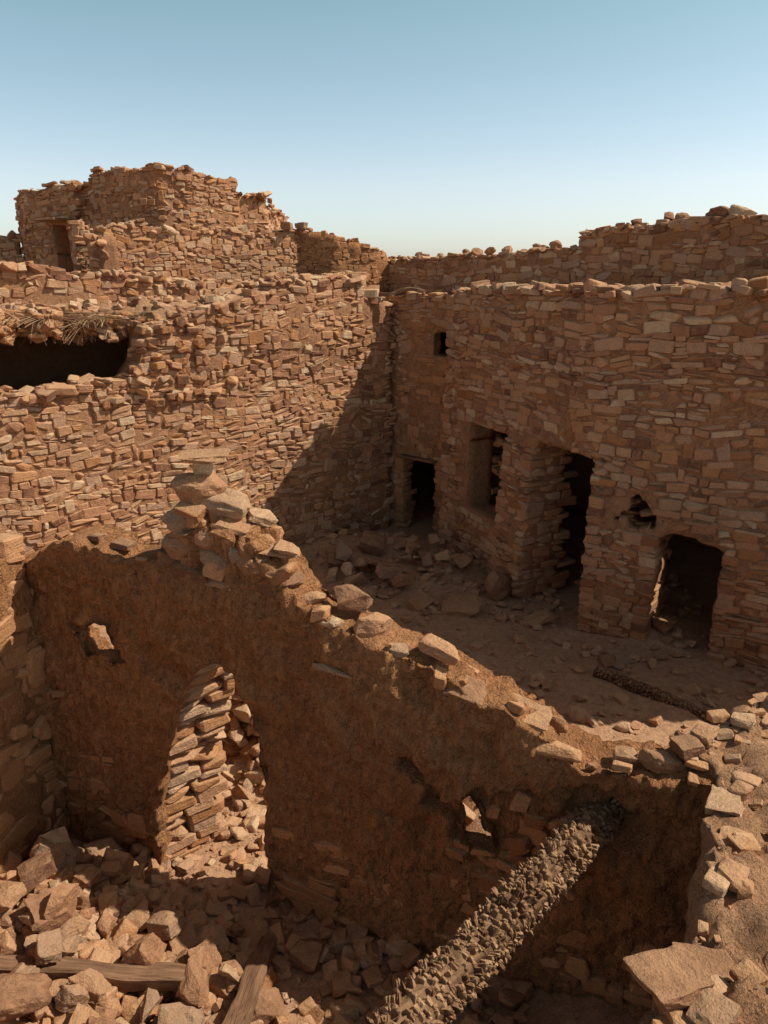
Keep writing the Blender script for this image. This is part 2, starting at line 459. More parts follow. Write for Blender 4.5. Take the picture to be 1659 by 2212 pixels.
def slab_obj(name, c, dims, rz, parent, mat, tilt=(0, 0), seed=1, par_loc=(3, 12, 0)):
    bm = tmpl(700 + seed, 'box', .02, True, j=.3)
    for v in bm.verts: v.co = Vector((v.co.x * dims[0] * 1.1, v.co.y * dims[1] * 1.1, v.co.z * dims[2] * 1.15))
    me = mesh_from_bm(bm, name, mat); o = bpy.data.objects.new(name, me); COL.objects.link(o)
    o.rotation_euler = (tilt[0], tilt[1], rz)
    if parent: o.parent = parent; o.location = Vector(c) - Vector(par_loc)
    else: o.location = c
    return o
for (h, zt, sd) in ((n2, 2.52, 1), (d3, 2.54, 2), (d4, 1.70, 3)):
    sm = sum(h) / 2; p = PR.at(sm); n = PR.nrm(sm); d = PR.dir(sm)
    for k, off in enumerate((-.22, -.47)):
        if sd == 3 and k == 0: continue
        slab_obj('lintel', (p[0] + n[0] * off, p[1] + n[1] * off, zt + .03), (h[1] - h[0] + .16, .26, .06), math.atan2(d[1], d[0]), house, M_WOOD, (0, .02), sd * 3 + k)
# recessed corner bay
PK = Path([(-.05, 15.28), (1.42, 14.0)])
TK = prof([(0, 4.5), (.7, 4.6), (2.0, 4.6)], .03, 3, 9)
hk = [rect(.965, .80, -1, 1.50, .04), rect(1.42, .30, 3.52, 3.96, .02)]
a = Acc()
wall(a, PK, .24, TK, holes=hk, res=.05, inset=.02, amp=.05, mat=0)
masonry(a, PK, TK, seed=37, holes=hk, hr=(.07, .16), wr=(.15, .38), out=-.005, proud=.022, mat=3, prob=.92, jit=.06)
masonry(a, PK, TK, seed=38, holes=hk, hr=(.07, .14), wr=(.15, .35), out=.012, z0=0, mat=1, prob=.85, keepf=lambda s, z: z < .5 or z > 4.1 or fr(s * 1.3, z * 1.1, 4, 2) > .2)
jamb(a, PK, .565, 1.365, 0, 1.5, .24, 6, mat=3)
ob = a.build('plastered_wall', MATS, house, (3, 12, 0)); ob.location = (0, 0, 0); ob['label'] = 'recessed mud and stone bay with low doorway'
slab_obj('lintel', (.68, 14.62, 1.54), (1.0, .2, .05), math.atan2(-1.28, 1.47), house, M_WOOD, seed=20)
polyR = [(-.05, 15.42), (1.3, 14.2), (2.08, 12.35), (2.98, 10.62), (4.85, 9.4), (6.65, 8.1), (9.3, 10.3), (6.45, 13.6), (.1, 20.6), (-.1, 20.6)]
def polyf(poly):
    n = len(poly)
    def f(x, y):
        ins = False; dm = 1e9
        for i in range(n):
            x1, y1 = poly[i]; x2, y2 = poly[(i + 1) % n]
            if (y1 > y) != (y2 > y) and x < (x2 - x1) * (y - y1) / (y2 - y1) + x1: ins = not ins
            dx, dy = x2 - x1, y2 - y1; t = max(0, min(1, ((x - x1) * dx + (y - y1) * dy) / (dx * dx + dy * dy)))
            dm = min(dm, math.hypot(x - x1 - t * dx, y - y1 - t * dy))
        return dm if ins else -dm
    return f
fR = polyf(polyR)
a = Acc(); sheet(a, -.3, 9.4, 7.0, 20.8, .15, lambda x, y: min(fR(x, y), max(abs(x - 7.4) - .7, abs(y - 9.8) - .42)), lambda x, y, d: (x, y, 4.4 - .25 * d), vdisp(.04, 1.5), 2, 2)
a.build('roof', MATS, house, (3, 12, 0)).location = (0, 0, 0)
a = Acc(); PS = Path([E, (9.3, 10.1)]); wall(a, PS, .5, lambda s: 4.8, res=.3); masonry(a, PS, lambda s: 4.8, seed=39)
PS2 = Path([(-.1, 15.3), (-.08, 20.5)]); wall(a, PS2, .3, lambda s: 4.6, res=.3)
a.build('side_wall', MATS, house, (3, 12, 0)).location = (0, 0, 0)

# ------------------------------------------------------------------ back wall behind the house
PB = Path([(.1, 20.5), (6.35, 13.5), (9.2, 10.2)])
TB = prof([(0, 5.3), (3, 5.35), (5.6, 5.42), (5.8, 5.75), (7.5, 5.85), (14, 5.9)], .08, 2.5, 6)
a = Acc(); wall(a, PB, .5, TB, res=.2)
masonry(a, PB, TB, z0=4.0, seed=41, hr=(.07, .18), wr=(.16, .44), jit=.06, mud=.15, patch=.1); cope(a, PB, TB, .5, seed=42, step=.25)
meta(a.build('stone_wall', MATS), 'tall shaded rubble stone wall topped with loose boulders', 'wall')
PF = Path([(-2.05, 19.75), (-1.2, 19.75), (-.2, 20.1), (.3, 20.7)]); TF = prof([(0, 5.98), (.8, 5.86), (1.4, 5.7), (2, 5.5), (2.9, 5.25)], .06, 3, 8)
a = Acc(); wall(a, PF, .5, TF, res=.1, inset=.01, amp=.05, mat=2); masonry(a, PF, TF, z0=4, seed=43, hr=(.07, .13), mat=3, prob=.8); cope(a, PF, TF, .5, seed=44, mat=3, size=(.1, .22))
meta(a.build('stone_wall', MATS), 'short earthen wall joining two ruins', 'wall')
P3 = Path([(-9.5, 10.9), (-7, 13), (-4.6, 15), (-2.8, 16.5), (-.6, 18.2)])
T3 = prof([(0, 5.2), (3.2, 5.12), (5, 5.0), (6.4, 4.9), (8.6, 4.75), (11, 4.9)], .14, 2.0, 10)
B3 = bulge(.12, .6, 13)
a = Acc(); wall(a, P3, .5, T3, res=.2, outf=B3); masonry(a, P3, T3, z0=3.8, seed=45, hr=(.06, .15), wr=(.14, .36), jit=.07, mud=.2, outf=B3, patch=.2, depth=.3); cope(a, P3, T3, .6, seed=46)
meta(a.build('stone_wall', MATS), 'low sunlit stone terrace wall with crumbling top', 'wall')
P4 = Path([(-5.9, 16.7), (-5.3, 17.2), (-1.9, 19.9)])
T4 = prof([(0, 5.7), (.4, 5.85), (.9, 6.05), (1.4, 5.8), (2.4, 5.9), (3.4, 5.85), (5.2, 5.95)], .14, 2.0, 12)
a = Acc(); wall(a, P4, .5, T4, res=.2); masonry(a, P4, T4, z0=4.3, seed=47, hr=(.06, .15), wr=(.14, .36), jit=.07, mud=.2, patch=.2); cope(a, P4, T4, .6, seed=48)
P4b = Path([(-6.4, 18.0), (-5.9, 16.7)]); wall(a, P4b, .4, lambda s: 5.6, res=.2); masonry(a, P4b, lambda s: 5.65, z0=4.3, seed=49)
meta(a.build('stone_wall', MATS), 'sunlit stone wall below the ruined tower', 'wall')
# tower
tower = empty('ruined_tower', (-6, 21, 0)); meta(tower, 'ruined stone watchtower with broken stepped top', 'tower')
PT = Path([(-9.0, 24), (-9.85, 22.4), (-9.7, 21.7), (-9.2, 21.25), (-6.6, 19.95), (-6.0, 19.68), (-5.3, 19.6), (-4.7, 19.85), (-2.95, 21.5), (-2.75, 24)])
c1 = PT.c[2]; cE = PT.c[8]
TT = prof([(0, 6.3), (c1 - .6, 6.4), (c1, 6.80), (c1 + .3, 6.98), (c1 + 1.2, 7.0), (c1 + 2.3, 7.1), (c1 + 2.5, 6.98), (c1 + 2.9, 7.05), (c1 + 3.1, 7.32), (c1 + 4.0, 7.32), (c1 + 5.0, 7.34), (c1 + 5.8, 7.32), (c1 + 6.2, 7.22), (cE - .98, 7.18), (cE - .93, 6.84), (cE, 6.90), (cE + .3, 6.6), (PT.L, 6.5)], .07, 2.6, 14)
def BT(s, z): return .08 * fr(s * .7, z * .7, 4, 3) - .2 * (1 if c1 + 2.35 < s < c1 + 2.95 else 0) - (.12 if s > cE - .95 else 0)
ht = [rect(c1 + 1.75, .5, 4.8, 6.15, .06)]
a = Acc(); wall(a, PT, .7, TT, holes=ht, res=.12, outf=BT); masonry(a, PT, TT, z0=4.8, holes=ht, seed=51, hr=(.06, .15), wr=(.14, .36), jit=.06, proud=.02, mud=.15, outf=BT, patch=.1, depth=.3); cope(a, PT, TT, .6, seed=52, step=.22, hh=(.05, .10), size=(.12, .26))
a.build('wall', MATS, tower, (-6, 21, 0)).location = (0, 0, 0)
p = PT.at(c1 + 1.75); slab_obj('lintel', (p[0] - .1, p[1] - .2, 6.26), (1.0, .6, .07), -.5, tower, M_LOOSE, seed=31, par_loc=(-6, 21, 0))
a = Acc(); ft = polyf([(-9.4, 21.9), (-5.3, 20.1), (-3.4, 21.8), (-3.2, 24), (-9, 24)])
sheet(a, -9.6, -2.8, 19.4, 24, .3, ft, lambda x, y, d: (x, y, 6.4 - .2 * d), vdisp(.05, 1.5), 2, 2)
a.build('roof', MATS, tower, (-6, 21, 0)).location = (0, 0, 0)
PTl = Path([(-13.5, 20.4), (-9.7, 21.6)]); TTl = prof([(0, 5.7), (3, 5.8), (4, 5.95)], .08, 2, 15)
a = Acc(); wall(a, PTl, .5, TTl, res=.25); masonry(a, PTl, TTl, z0=4.6, seed=53); meta(a.build('stone_wall', MATS), 'low stone wall running from the ruined tower', 'wall')
P5 = Path([(-7.15, 18.6), (-6.9, 18.1), (-6.2, 18.3)]); T5 = prof([(0, 5.9), (.6, 6.0), (1.3, 5.7)], .12, 3, 17)
a = Acc(); wall(a, P5, .4, T5, res=.2); masonry(a, P5, T5, z0=4.6, seed=54); cope(a, P5, T5, .4, seed=55)
meta(a.build('stone_wall', MATS), 'stub of broken stone wall before the tower', 'wall')

# ------------------------------------------------------------------ thatched room behind long wall
hut = empty('thatched_room', (-6, 12, 0)); meta(hut, 'collapsed flat roofed room with frayed straw eave', 'building')
def frame(s, d, z):
    p = P1.at(s) - P1.nrm(s) * d; return (p[0], p[1], z)
a = Acc()
def hutf(s, d): return max(abs(s - 3.25) - 1.2, abs(d) - .75 - .6 * fr(s * 1.6, 0, 3, 4) - .25 * (s - 3))
def hz(s, d): return 4.34 + .28 * fr(s * .9, d * .9, 4, 4)
sheet(a, -2, 8.9, .25, 6.2, .08, hutf, lambda s, d, k: frame(s, d, hz(s, d) - .16 * k), vdisp(.12, 3.5, 4), 2, 4)
r = random.Random(79); k = 0
while k < 260:
    s = r.uniform(1.9, 4.5); d = r.uniform(.3, 2.2)
    if not (-.10 < hutf(s, d) < .18): continue
    k += 1; a.stone(frame(s, d, hz(s, d) + r.uniform(-.24, .05)), (r.uniform(.08, .3), r.uniform(.08, .22), r.uniform(.05, .14)), r.random() * 6, .3, r.choice((1, 3, 3)), rnd=r)
a.build('roof', MATS, hut, (-6, 12, 0)).location = (0, 0, 0)
a = Acc(); PH = Path([frame(.2, .45, 0)[:2], frame(1.7, .7, 0)[:2], frame(2.2, 1.2, 0)[:2], frame(2.4, 3.5, 0)[:2]])
TH = prof([(0, 4.1), (1.2, 4.0), (1.6, 3.75), (2.2, 4.1), (6, 4.15)], .12, 3, 2)
wall(a, PH, .4, TH, res=.05, inset=0, mat=2, amp=.12); masonry(a, PH, TH, z0=3.0, seed=81, mat=3, prob=.6, jit=.12, out=.02); cope(a, PH, TH, .4, seed=82, mat=3, size=(.08, .22))
a.build('mud_wall', MATS, hut, (-6, 12, 0)).location = (0, 0, 0)
a = Acc(); r = random.Random(77)
for i in range(620):
    s = r.choice((r.gauss(3.95, .18), r.gauss(3.4, .3), r.uniform(2.5, 4.2), r.uniform(2.5, 4.2))); d0 = .75 + .6 * fr(s * 1.6, 0, 3, 4) + .25 * (s - 3) + r.uniform(0, .45)
    p = np.array(frame(s, d0, hz(s, d0) + r.uniform(.0, .07))); dr = -r.uniform(.15, .6); ds = r.gauss(.15, .4); dp = r.choice((.06, .1, .1, .28)) * r.uniform(.2, 1.3)
    pts = []
    for k in range(5):
        u = k / 4
        q = np.array(frame(s + ds * u, d0 + dr * u, 0)); q[2] = p[2] - dp * u * u
        pts.append(q)
    w = r.uniform(.0015, .0045); V = []; F = []
    for q in pts: V += [q + (w, 0, 0), q + (-w, 0, w), q + (0, w, -w)]
    for k in range(4):
        for m in range(3): F.append([k * 3 + m, k * 3 + (m + 1) % 3, k * 3 + 3 + (m + 1) % 3, k * 3 + 3 + m])
    a.add(V, F, 0, r.random(), False)
a.build('straw_eave', [M_STRAW], hut, (-6, 12, 0)).location = (0, 0, 0)
a = Acc(); r = random.Random(78)
k = 0
while k < 560:
    s = r.uniform(0, 8.3); d = r.uniform(.5, 4)
    if hutf(s, d) < .06: continue
    k += 1
    q = frame(s, d, hz(s, d) + r.uniform(.02, .08)); a.stone(q, (r.uniform(.08, .28), r.uniform(.08, .25), r.uniform(.05, .14)), r.random() * 6, .3, 1, rnd=r)
ob = a.build('roof_rubble', MATS); ob['kind'] = 'stuff'; meta(ob, 'broken stones scattered over a mud flat roof', 'rubble')

# ------------------------------------------------------------------ arched mud wall
PA = Path([(-3.05, 5.86), (2.15, 3.935)])
s_of = lambda X: (X + 3.05) * 1.066
TA = prof([(s_of(x), z) for x, z in ((-3.05, 2.75), (-2.89, 2.75), (-2.6, 2.98), (-2.45, 3.0), (-2.0, 2.92), (-1.70, 2.93), (-1.56, 3.18), (-1.25, 3.28), (-1.0, 3.2), (-.8, 3.02), (-.62, 2.78), (-.42, 2.68), (-.1, 2.56), (.05, 2.5), (.2, 2.46), (.4, 2.40), (.5, 2.36), (.76, 2.24), (1.04, 2.12), (1.12, 1.96), (1.35, 1.90), (1.59, 1.94), (2.2, 1.98))], .06, 5, 3)
AZ = (0, .8, 1.4, 1.86, 2.06, 2.18); AXL = (-1.95, -1.86, -1.74, -1.58, -1.47, -1.30)
def arch(s, z):
    X = s / 1.066 - 3.05
    xl = np.interp(z, AZ, AXL); xr = np.interp(z, (0, .3, 1.17, 1.6, 1.88, 2.08, 2.18), (-.97, -.95, -.94, -.97, -1.03, -1.12, -1.24))
    return max(xl - X, X - xr, z - 2.17) + .015 * fr(X * 4, z * 4, 0, 3)
def hole1(s, z):
    X = s / 1.066 - 3.05; return max(abs(X + 2.34 + .5 * (z - 2.17)) - .15, abs(z - 2.17) - .13) + .13 * fr(X * 8, z * 8, 3, 2)
def hole2(s, z):
    X = s / 1.066 - 3.05
    return max(X - (.60 + .45 * (1.5 - z)), (.51 + .10 * (1.5 - z)) - X, abs(z - 1.31) - .20) + .02 * fr(X * 9, z * 9, 6, 2)
def fieldA(s, z): return min(TA(s) - z, arch(s, z), hole1(s, z), hole2(s, z))
def mapA(s, z, d):
    X = s / 1.066 - 3.05
    th = .42 + .12 * max(0, 1 - z / 2.5)
    th *= 1 - .45 * math.exp(-((X + .95) / .35) ** 2) * (1 if z < 2.2 else max(0, 1 - (z - 2.2) / .2))
    h = min(hole1(s, z), hole2(s, z))
    th *= .28 + .72 * max(0, min(1, (h - .04) / .25))
    p = PA.at(s) - PA.nrm(s) * (d * th); return (p[0], p[1], z)
nA = PA.nrm(1)
def dispA(p, s, z, l):
    X = s / 1.066 - 3.05
    d = .09 * fr(p[0] * 1.1, p[1] * 1.1, p[2] * 1.1, 3) + .055 * fr(p[0] * 5, p[1] * 5, p[2] * 3.5, 4) + .034 * fr(p[0] * 18, p[1] * 18, p[2] * 9, 4)
    if l < .01:
        cv = max(abs(X - .78 + .3 * (z - 1.3)) - .46, abs(z - 1.25) - .30) + .2 * fr(X * 3.5, z * 3.5, 1, 3)
        d -= .12 * max(0, min(1, -cv / .04))
        lo = max(0, min(1, (.85 + .5 * fr(X * 1.5, 0, 3, 3) - z) / .08)) * (1 if X > -.9 else .4); d -= .03 * lo
        sp = fr(X * 1.7, z * 1.7, 12, 4) - .36
        d -= .03 * max(0, min(1, sp / .05))
        rr = math.hypot((X - 1.42) / .27, (z - 1.52) / .24) + .5 * fr(X * 4, z * 4, 9, 3)
        d -= .22 * math.exp(-max(0, rr) ** 3)
    q = .02 * fr(p[0] * 7, p[1] * 7, p[2] * 7 + 40, 3)
    if l > .9: d = -d
    if .01 < l < .9: d = 0; q = .04 * fr(p[0] * 6, p[1] * 6, p[2] * 6 + 40, 3)
    return (p[0] + nA[0] * d + q, p[1] + nA[1] * d, p[2] + q)
a = Acc(); sheet(a, 0, PA.L, -.1, 3.4, .020, fieldA, mapA, dispA, 8, 2)
hA = [arch, hole1, hole2]
masonry(a, PA, lambda s: 1.25, z0=0, holes=hA, seed=61, hr=(.08, .17), wr=(.2, .5), out=-.018, proud=.025, mat=3, depth=.16, jit=.06, keepf=lambda s, z: z < .85 + .5 * fr(s * 1.4, 0, 3, 3), prob=.7)
masonry(a, PA, lambda s: 1.6, z0=.85, holes=hA, seed=62, hr=(.08, .16), wr=(.12, .34), out=-.03, proud=.03, mat=3, depth=.12, jit=.2, clear=.03, keepf=lambda s, z: abs(s / 1.066 - 3.05 - .80) < .46 and z < 1.54, prob=.9)
masonry(a, PA, TA, z0=0, holes=hA, seed=63, hr=(.1, .2), wr=(.2, .4), out=.005, proud=.02, mat=3, depth=.14, keepf=lambda s, z: s < .7 and z < 2.2, prob=.3)
masonry(a, PA, TA, z0=1.9, holes=hA, seed=64, hr=(.05, .11), wr=(.1, .26), out=.03, proud=.03, mat=3, depth=.16, jit=.15, keepf=lambda s, z: z > TA(s) - .10, prob=.12)
r = random.Random(8); z = .0; jd = np.array((.77, .64))
while z < 1.98:
    h = r.uniform(.06, .13); X = float(np.interp(z + .05, AZ, AXL)); k = -.02; LJ = .54 - .18 * z / 2
    p0 = PA.at(s_of(X)) - PA.nrm(1) * .05
    while k < LJ:
        w = min(r.uniform(.2, .42), LJ - k + .12); c_ = p0 + jd * (k + w / 2) + np.array((-.64, .77)) * (.14 + r.uniform(-.008, .008))
        a.stone((c_[0], c_[1], z + h / 2), (w * 1.1, .28, h * 1.2), math.atan2(.64, .77), .022, r.choice((1, 1, 3)), tint=r.uniform(.3, 1), rnd=r, face=True); k += w
    z += h
cope(a, PA, TA, .42, seed=65, step=.18, size=(.05, .14), mat=3, dens=.28, hh=(.03, .06))
r = random.Random(19)
for i in range(80):
    u = r.random(); z = 2.9 + .50 * u; hw = .38 * (1 - u) + .10; X = -1.16 + r.uniform(-hw, hw) - .16 * u; s = s_of(X)
    p = PA.at(s) - PA.nrm(s) * r.uniform(.04, .36)
    a.stone((p[0], p[1], z), (r.uniform(.1, .24), r.uniform(.12, .24), r.uniform(.08, .16)), -.36 + r.gauss(0, .4), .3, r.choice((3, 3, 2, 2)), rnd=r)
meta(a.build('arched_mud_wall', MATS), 'mud plastered wall with pointed doorway and broken top', 'wall')

PJ = Path([(-1.55, 6.95), (-1.15, 7.0), (-.7, 7.2), (-.1, 7.7)])
TJ = prof([(0, .9), (.3, 1.5), (.9, 1.5), (1.3, 1.0), (2.0, .6)], .18, 3, 5)
a = Acc(); wall(a, PJ, .6, TJ, res=.08, amp=.08); masonry(a, PJ, TJ, seed=66, hr=(.09, .2), wr=(.14, .34), proud=.07, jit=.24, wave=1.8, prob=.92); cope(a, PJ, TJ, .6, seed=67)
r = random.Random(68)
for i in range(80):
    s = r.uniform(0, PJ.L); o = abs(r.gauss(0, .3)); p = PJ.at(s); n = PJ.nrm(s)
    x, y = p[0] + n[0] * o, p[1] + n[1] * o
    a.stone((x, y, gz(x, y) + max(0, .5 - o) * r.random()), (r.uniform(.1, .28), r.uniform(.1, .22), r.uniform(.07, .18)), r.random() * 6, .4, 1, rnd=r)
meta(a.build('stone_wall', MATS), 'collapsing rubble wall seen through the arch', 'wall')

PL = Path([(-3.35, 1.0), (-3.15, 3.6), (-3.02, 5.2), (-2.85, 5.85)]); TL = prof([(0, 3.0), (3, 2.95), (4.4, 2.93), (5, 2.85)], .06, 3, 6)
a = Acc(); wall(a, PL, .5, TL, res=.07, inset=.03, mat=2, amp=.05)
masonry(a, PL, TL, seed=68, hr=(.08, .19), wr=(.16, .4), proud=.03, mat=3, prob=.8, jit=.07); cope(a, PL, TL, .5, seed=69, size=(.08, .24))
meta(a.build('stone_wall', MATS), 'mud and stone wall closing the rubble room', 'wall')

# ------------------------------------------------------------------ right terrace wall
polyT = [(2.10, 4.1), (1.75, 3.4), (1.34, 2.75), (1.0, 2.35), (.72, 1.9), (.5, 1.2), (.4, -.5), (7, -.5), (7, 6.3), (4.2, 5.3), (2.9, 4.75), (1.95, 4.45)]
fT = polyf(polyT)
def tz(x, y): return 2.00 + .15 * fr(x * 1.5, y * 1.5, 5, 5) + .075 * fr(x * 6, y * 6, 5, 5) + .24 * math.exp(-((x - 3.0) / .55) ** 2 - ((y - 4.55) / .4) ** 2)
a = Acc()
sheet(a, .2, 7, -.5, 7, .035, lambda x, y: fT(x, y) + .16 * fr(x * 3, y * 3, 0, 4), lambda x, y, d: (x, y, tz(x, y) - 2.15 * d), vdisp(.09, 2.5, 5), 26, 4)
r = random.Random(91)
EP = Path([(2.15, 4.2), (1.75, 3.4), (1.34, 2.75), (1.0, 2.35), (.72, 1.9), (.5, 1.2)])
for i in range(80):
    s = r.uniform(0, EP.L); p = EP.at(s); n = EP.nrm(s)
    zz = r.choice((r.uniform(.3, 1.8), r.uniform(1.5, 1.82)))
    a.stone((p[0] + r.uniform(.07, .14), p[1], zz), (r.uniform(.12, .3), .22, r.uniform(.05, .13)), math.atan2(EP.dir(s)[1], EP.dir(s)[0]), .12, 3, rnd=r)
for i in range(36):
    s = r.uniform(0, EP.L); p = EP.at(s); n = EP.nrm(s); o = -r.uniform(.04, .22)
    x, y = p[0] + n[0] * o, p[1] + n[1] * o
    a.stone((x, y, tz(x, y) - .01), (r.uniform(.1, .24), r.uniform(.08, .18), r.uniform(.06, .12)), math.atan2(EP.dir(s)[1], EP.dir(s)[0]) + r.gauss(0, .5), .15, r.choice((1, 3)), rnd=r)
for i in range(110):
    x, y = r.uniform(1.0, 3.2), r.uniform(2.0, 4.6)
    if fT(x, y) < .02: continue
    a.stone((x, y, tz(x, y) - .02), (r.uniform(.04, .16), r.uniform(.04, .13), r.uniform(.03, .07)), r.random() * 6, .15, r.choice((1, 3, 3)), rnd=r)
for i in range(100):
    x = r.uniform(1.9, 4.5); y = 4.3 + (x - 1.9) * .42 + r.gauss(0, .1)
    a.stone((x, y, tz(x, y) + r.uniform(-.04, .01)), (r.uniform(.04, .16), r.uniform(.04, .14), r.uniform(.03, .08)), r.random() * 6, .2, r.choice((1, 3, 3)), rnd=r)
meta(a.build('terrace_wall', MATS), 'broad crumbling mud and stone wall top in sunlight', 'wall')

# ------------------------------------------------------------------ loose stones
def loose(loc, dims, rz=None, tilt=(0, 0), label='angular brown rubble stone lying on bare ground', group=None, me=None, r=R, cat='stone'):
    o = bpy.data.objects.new('loose_stone', me or r.choice(HI)); COL.objects.link(o)
    o.location = loc; o.scale = dims; o.rotation_euler = (tilt[0], tilt[1], r.random() * 6.28 if rz is None else rz)
    meta(o, label, cat)
    if group: o['group'] = group
    return o
def onwall(X, z, w, h, dep=None, back=.18, rz=None, tilt=(0, 0), label='pale sunlit stone resting on the mud wall top', me=None):
    s = s_of(X); p = PA.at(s) - PA.nrm(s) * back
    return loose((p[0], p[1], z), (w, dep or w * .7, h), -.36 if rz is None else rz, tilt, label, 'stones resting on the wall top', me or R.choice(HI))
W = onwall
W(-1.42, 2.93, .34, .09, dep=.2, back=.04, tilt=(.25, .12)); W(-1.18, 2.87, .26, .08, dep=.2, back=.04, tilt=(.2, .2)); W(-.78, 2.87, .34, .16, rz=-.1, back=.12, tilt=(.2, -.1), label='grey flat slab on the mud wall top')
W(-.58, 2.75, .22, .10, rz=.3); W(-.32, 2.77, .31, .15, back=.25, rz=-.2, tilt=(.1, .1)); W(-.38, 2.64, .17, .13, back=.05)
W(-.13, 2.62, .32, .20, rz=.2, tilt=(.2, .2), label='large pale angular stone on the mud wall top'); W(.06, 2.50, .18, .11, back=.1); W(.33, 2.52, .32, .10, dep=.16, rz=-.5, tilt=(0, .25), label='pale tilted block perched on the mud wall top')
W(.54, 2.32, .28, .06, back=.06, tilt=(.35, .2)); W(.9, 2.17, .36, .06, back=.15, tilt=(.2, .22), label='long flat pale slab on the mud wall top')
W(1.74, 2.00, .30, .12, rz=-.7, tilt=(.1, .15)); W(1.52, 1.98, .16, .08)
W(-2.1, 2.97, .2, .06); W(-2.35, 3.0, .15, .05)
W(-.35, 2.32, .34, .06, back=-.02, dep=.1, tilt=(0, .2), label='flat stone set in the mud wall face')
clab = 'stone stacked in a rough cairn on the wall'
for (X, z, w, h, dp, bk, rz, ti) in [
    (-.85, 3.1, .32, .08, .3, .2, .2, (.1, .1)), (-.74, 3.13, .2, .05, .2, .15, .1, (0, .25)),
    (-1.12, 3.27, .28, .09, .26, .12, -.1, (.1, .2)), (-1.2, 3.40, .36, .14, .28, .2, -.3, (.1, .2)), (-1.0, 3.28, .22, .10, .2, .3, .3, (0, .3)),
    (-1.02, 3.1, .22, .12, .2, .06, .1, (.2, .1)), (-.78, 2.98, .24, .07, .2, .08, .1, (0, .1)), (-1.6, 2.98, .2, .12, .2, .06, .1, (0, .3))]:
    W(X, z, w, h, dp, bk, rz, ti, label=clab)
W(-1.40, 3.50, .36, .23, .3, .16, .2, (0, .1), label='rounded red boulder balanced on the cairn', me=BOULDERS[3])
W(-1.48, 3.28, .32, .20, .25, .08, .2, (0, .1), label='rounded dark red boulder in the cairn', me=BOULDERS[1])
for (X, z, w) in ((-1.50, 3.08, .28), (-1.22, 3.02, .26), (-.95, 3.02, .24), (-1.26, 3.18, .24)):
    W(X, z, w, w * .7, w * .9, .06, .3, (.1, .1), label='rounded brown cobble bedded in the mud cairn', me=R.choice(BOULDERS))
W(-1.38, 3.65, .15, .12, .16, .2, .2, (0, .1), label=clab); W(-1.36, 3.735, .38, .055, .3, .2, .1, (0, -.06), label='flat capstone on top of the cairn', me=HB[1])
tl = 'flat weathered stone bedded on the terrace wall top'
for (x, y, dz, w, dp, h, rz) in [(1.24, 2.58, .01, .32, .26, .11, .3), (1.48, 2.76, .02, .26, .2, .09, -.2), (1.12, 2.28, .0, .26, .2, .10, 1.2), (1.78, 3.2, .0, .24, .14, .09, 1.0), (1.36, 2.42, .0, .2, .16, .08, .7),
        (2.04, 3.88, .01, .32, .20, .09, 1.05), (1.95, 4.25, .03, .2, .14, .09, .3), (2.1, 4.38, .02, .2, .14, .07, .8), (1.98, 3.58, .0, .22, .18, .08, 1.0), (2.4, 4.5, .02, .18, .15, .07, 1)]:
    loose((x, y, tz(x, y) + dz), (w, dp, h), rz, (R.gauss(0, .06), R.gauss(0, .06)), tl, 'stones on the terrace wall', R.choice(HB))
bl = 'rounded boulder sitting on the tall stone wall'
s = .9
while s < 11:
    if not (5.2 < s < 5.7):
        p = PB.at(s) - PB.nrm(s) * .2; w = R.uniform(.16, .40) * (1.25 if s > 6.2 else 1); loose((p[0], p[1], TB(s) + .1), (w, w * .8, w * R.uniform(.45, .75)), None, (R.gauss(0, .3), R.gauss(0, .3)), bl, 'boulders on the tall wall', R.choice(BOULDERS + [HI[2], HI[5], HI[8], HI[11]]))
    s += R.uniform(.25, .85)
for x, y, z in ((-2.3, 19.5, 6.05), (-2.0, 19.8, 6.05), (-.4, 16.6, 4.9)):
    loose((x, y, z), (.3, .25, .2), label='brown stone perched on a distant wall')
def scatter(n, fx, size, label, group, layers=1, seed=1, flat=.6, rej=None):
    r = random.Random(seed); placed = []; k = 0; tries = 0
    while k < n and tries < n * 40:
        tries += 1; x, y = fx(r)
        if rej and rej(x, y): continue
        w = r.uniform(*size) * (1.0 if r.random() < .85 else 1.35)
        lay = 0
        for (px, py, pw) in placed:
            if math.hypot(px - x, py - y) < (pw + w) * .34: lay += 1
        if lay >= layers: continue
        placed.append((x, y, w)); h = w * r.uniform(flat * .6, flat * 1.2)
        loose((x, y, gz(x, y) + h * .3 + lay * .10), (w, w * r.uniform(.6, .95), h), None, (r.gauss(0, .35), r.gauss(0, .35)), label, group, None, r); k += 1
scatter(112, lambda r: (r.uniform(-3.0, -1.0), r.uniform(3.5, 5.5)), (.10, .30), 'broken brown stone in the rubble heap', 'rubble in the roofless room', 3, 3, .8, rej=lambda x, y: x > -1.95 and y > 4.75)
scatter(20, lambda r: (r.uniform(-1.7, -.2), r.uniform(6.3, 8.2)), (.10, .26), 'sunlit rubble stone behind the arch', 'rubble behind the arch', 2, 4, .8)
scatter(10, lambda r: (r.uniform(-1.0, 1.0), r.uniform(3.4, 4.6)), (.12, .3), 'dark shaded stone on the room floor', 'rubble in the roofless room', 1, 5, .7)
scatter(66, lambda r: (lambda t: (-1.2 + t * 2.4 + r.gauss(0, .4), 12.9 - abs(r.gauss(0, .9)) + t * .2))(r.random()), (.1, .42), 'flat rubble stone on the shaded courtyard floor', 'rubble on the courtyard floor', 3, 6, .5)
scatter(26, lambda r: (r.uniform(.0, 4.2), r.uniform(7.8, 12.2)), (.07, .22), 'small flat stone on the shaded courtyard floor', 'rubble on the courtyard floor', 1, 7, .5)
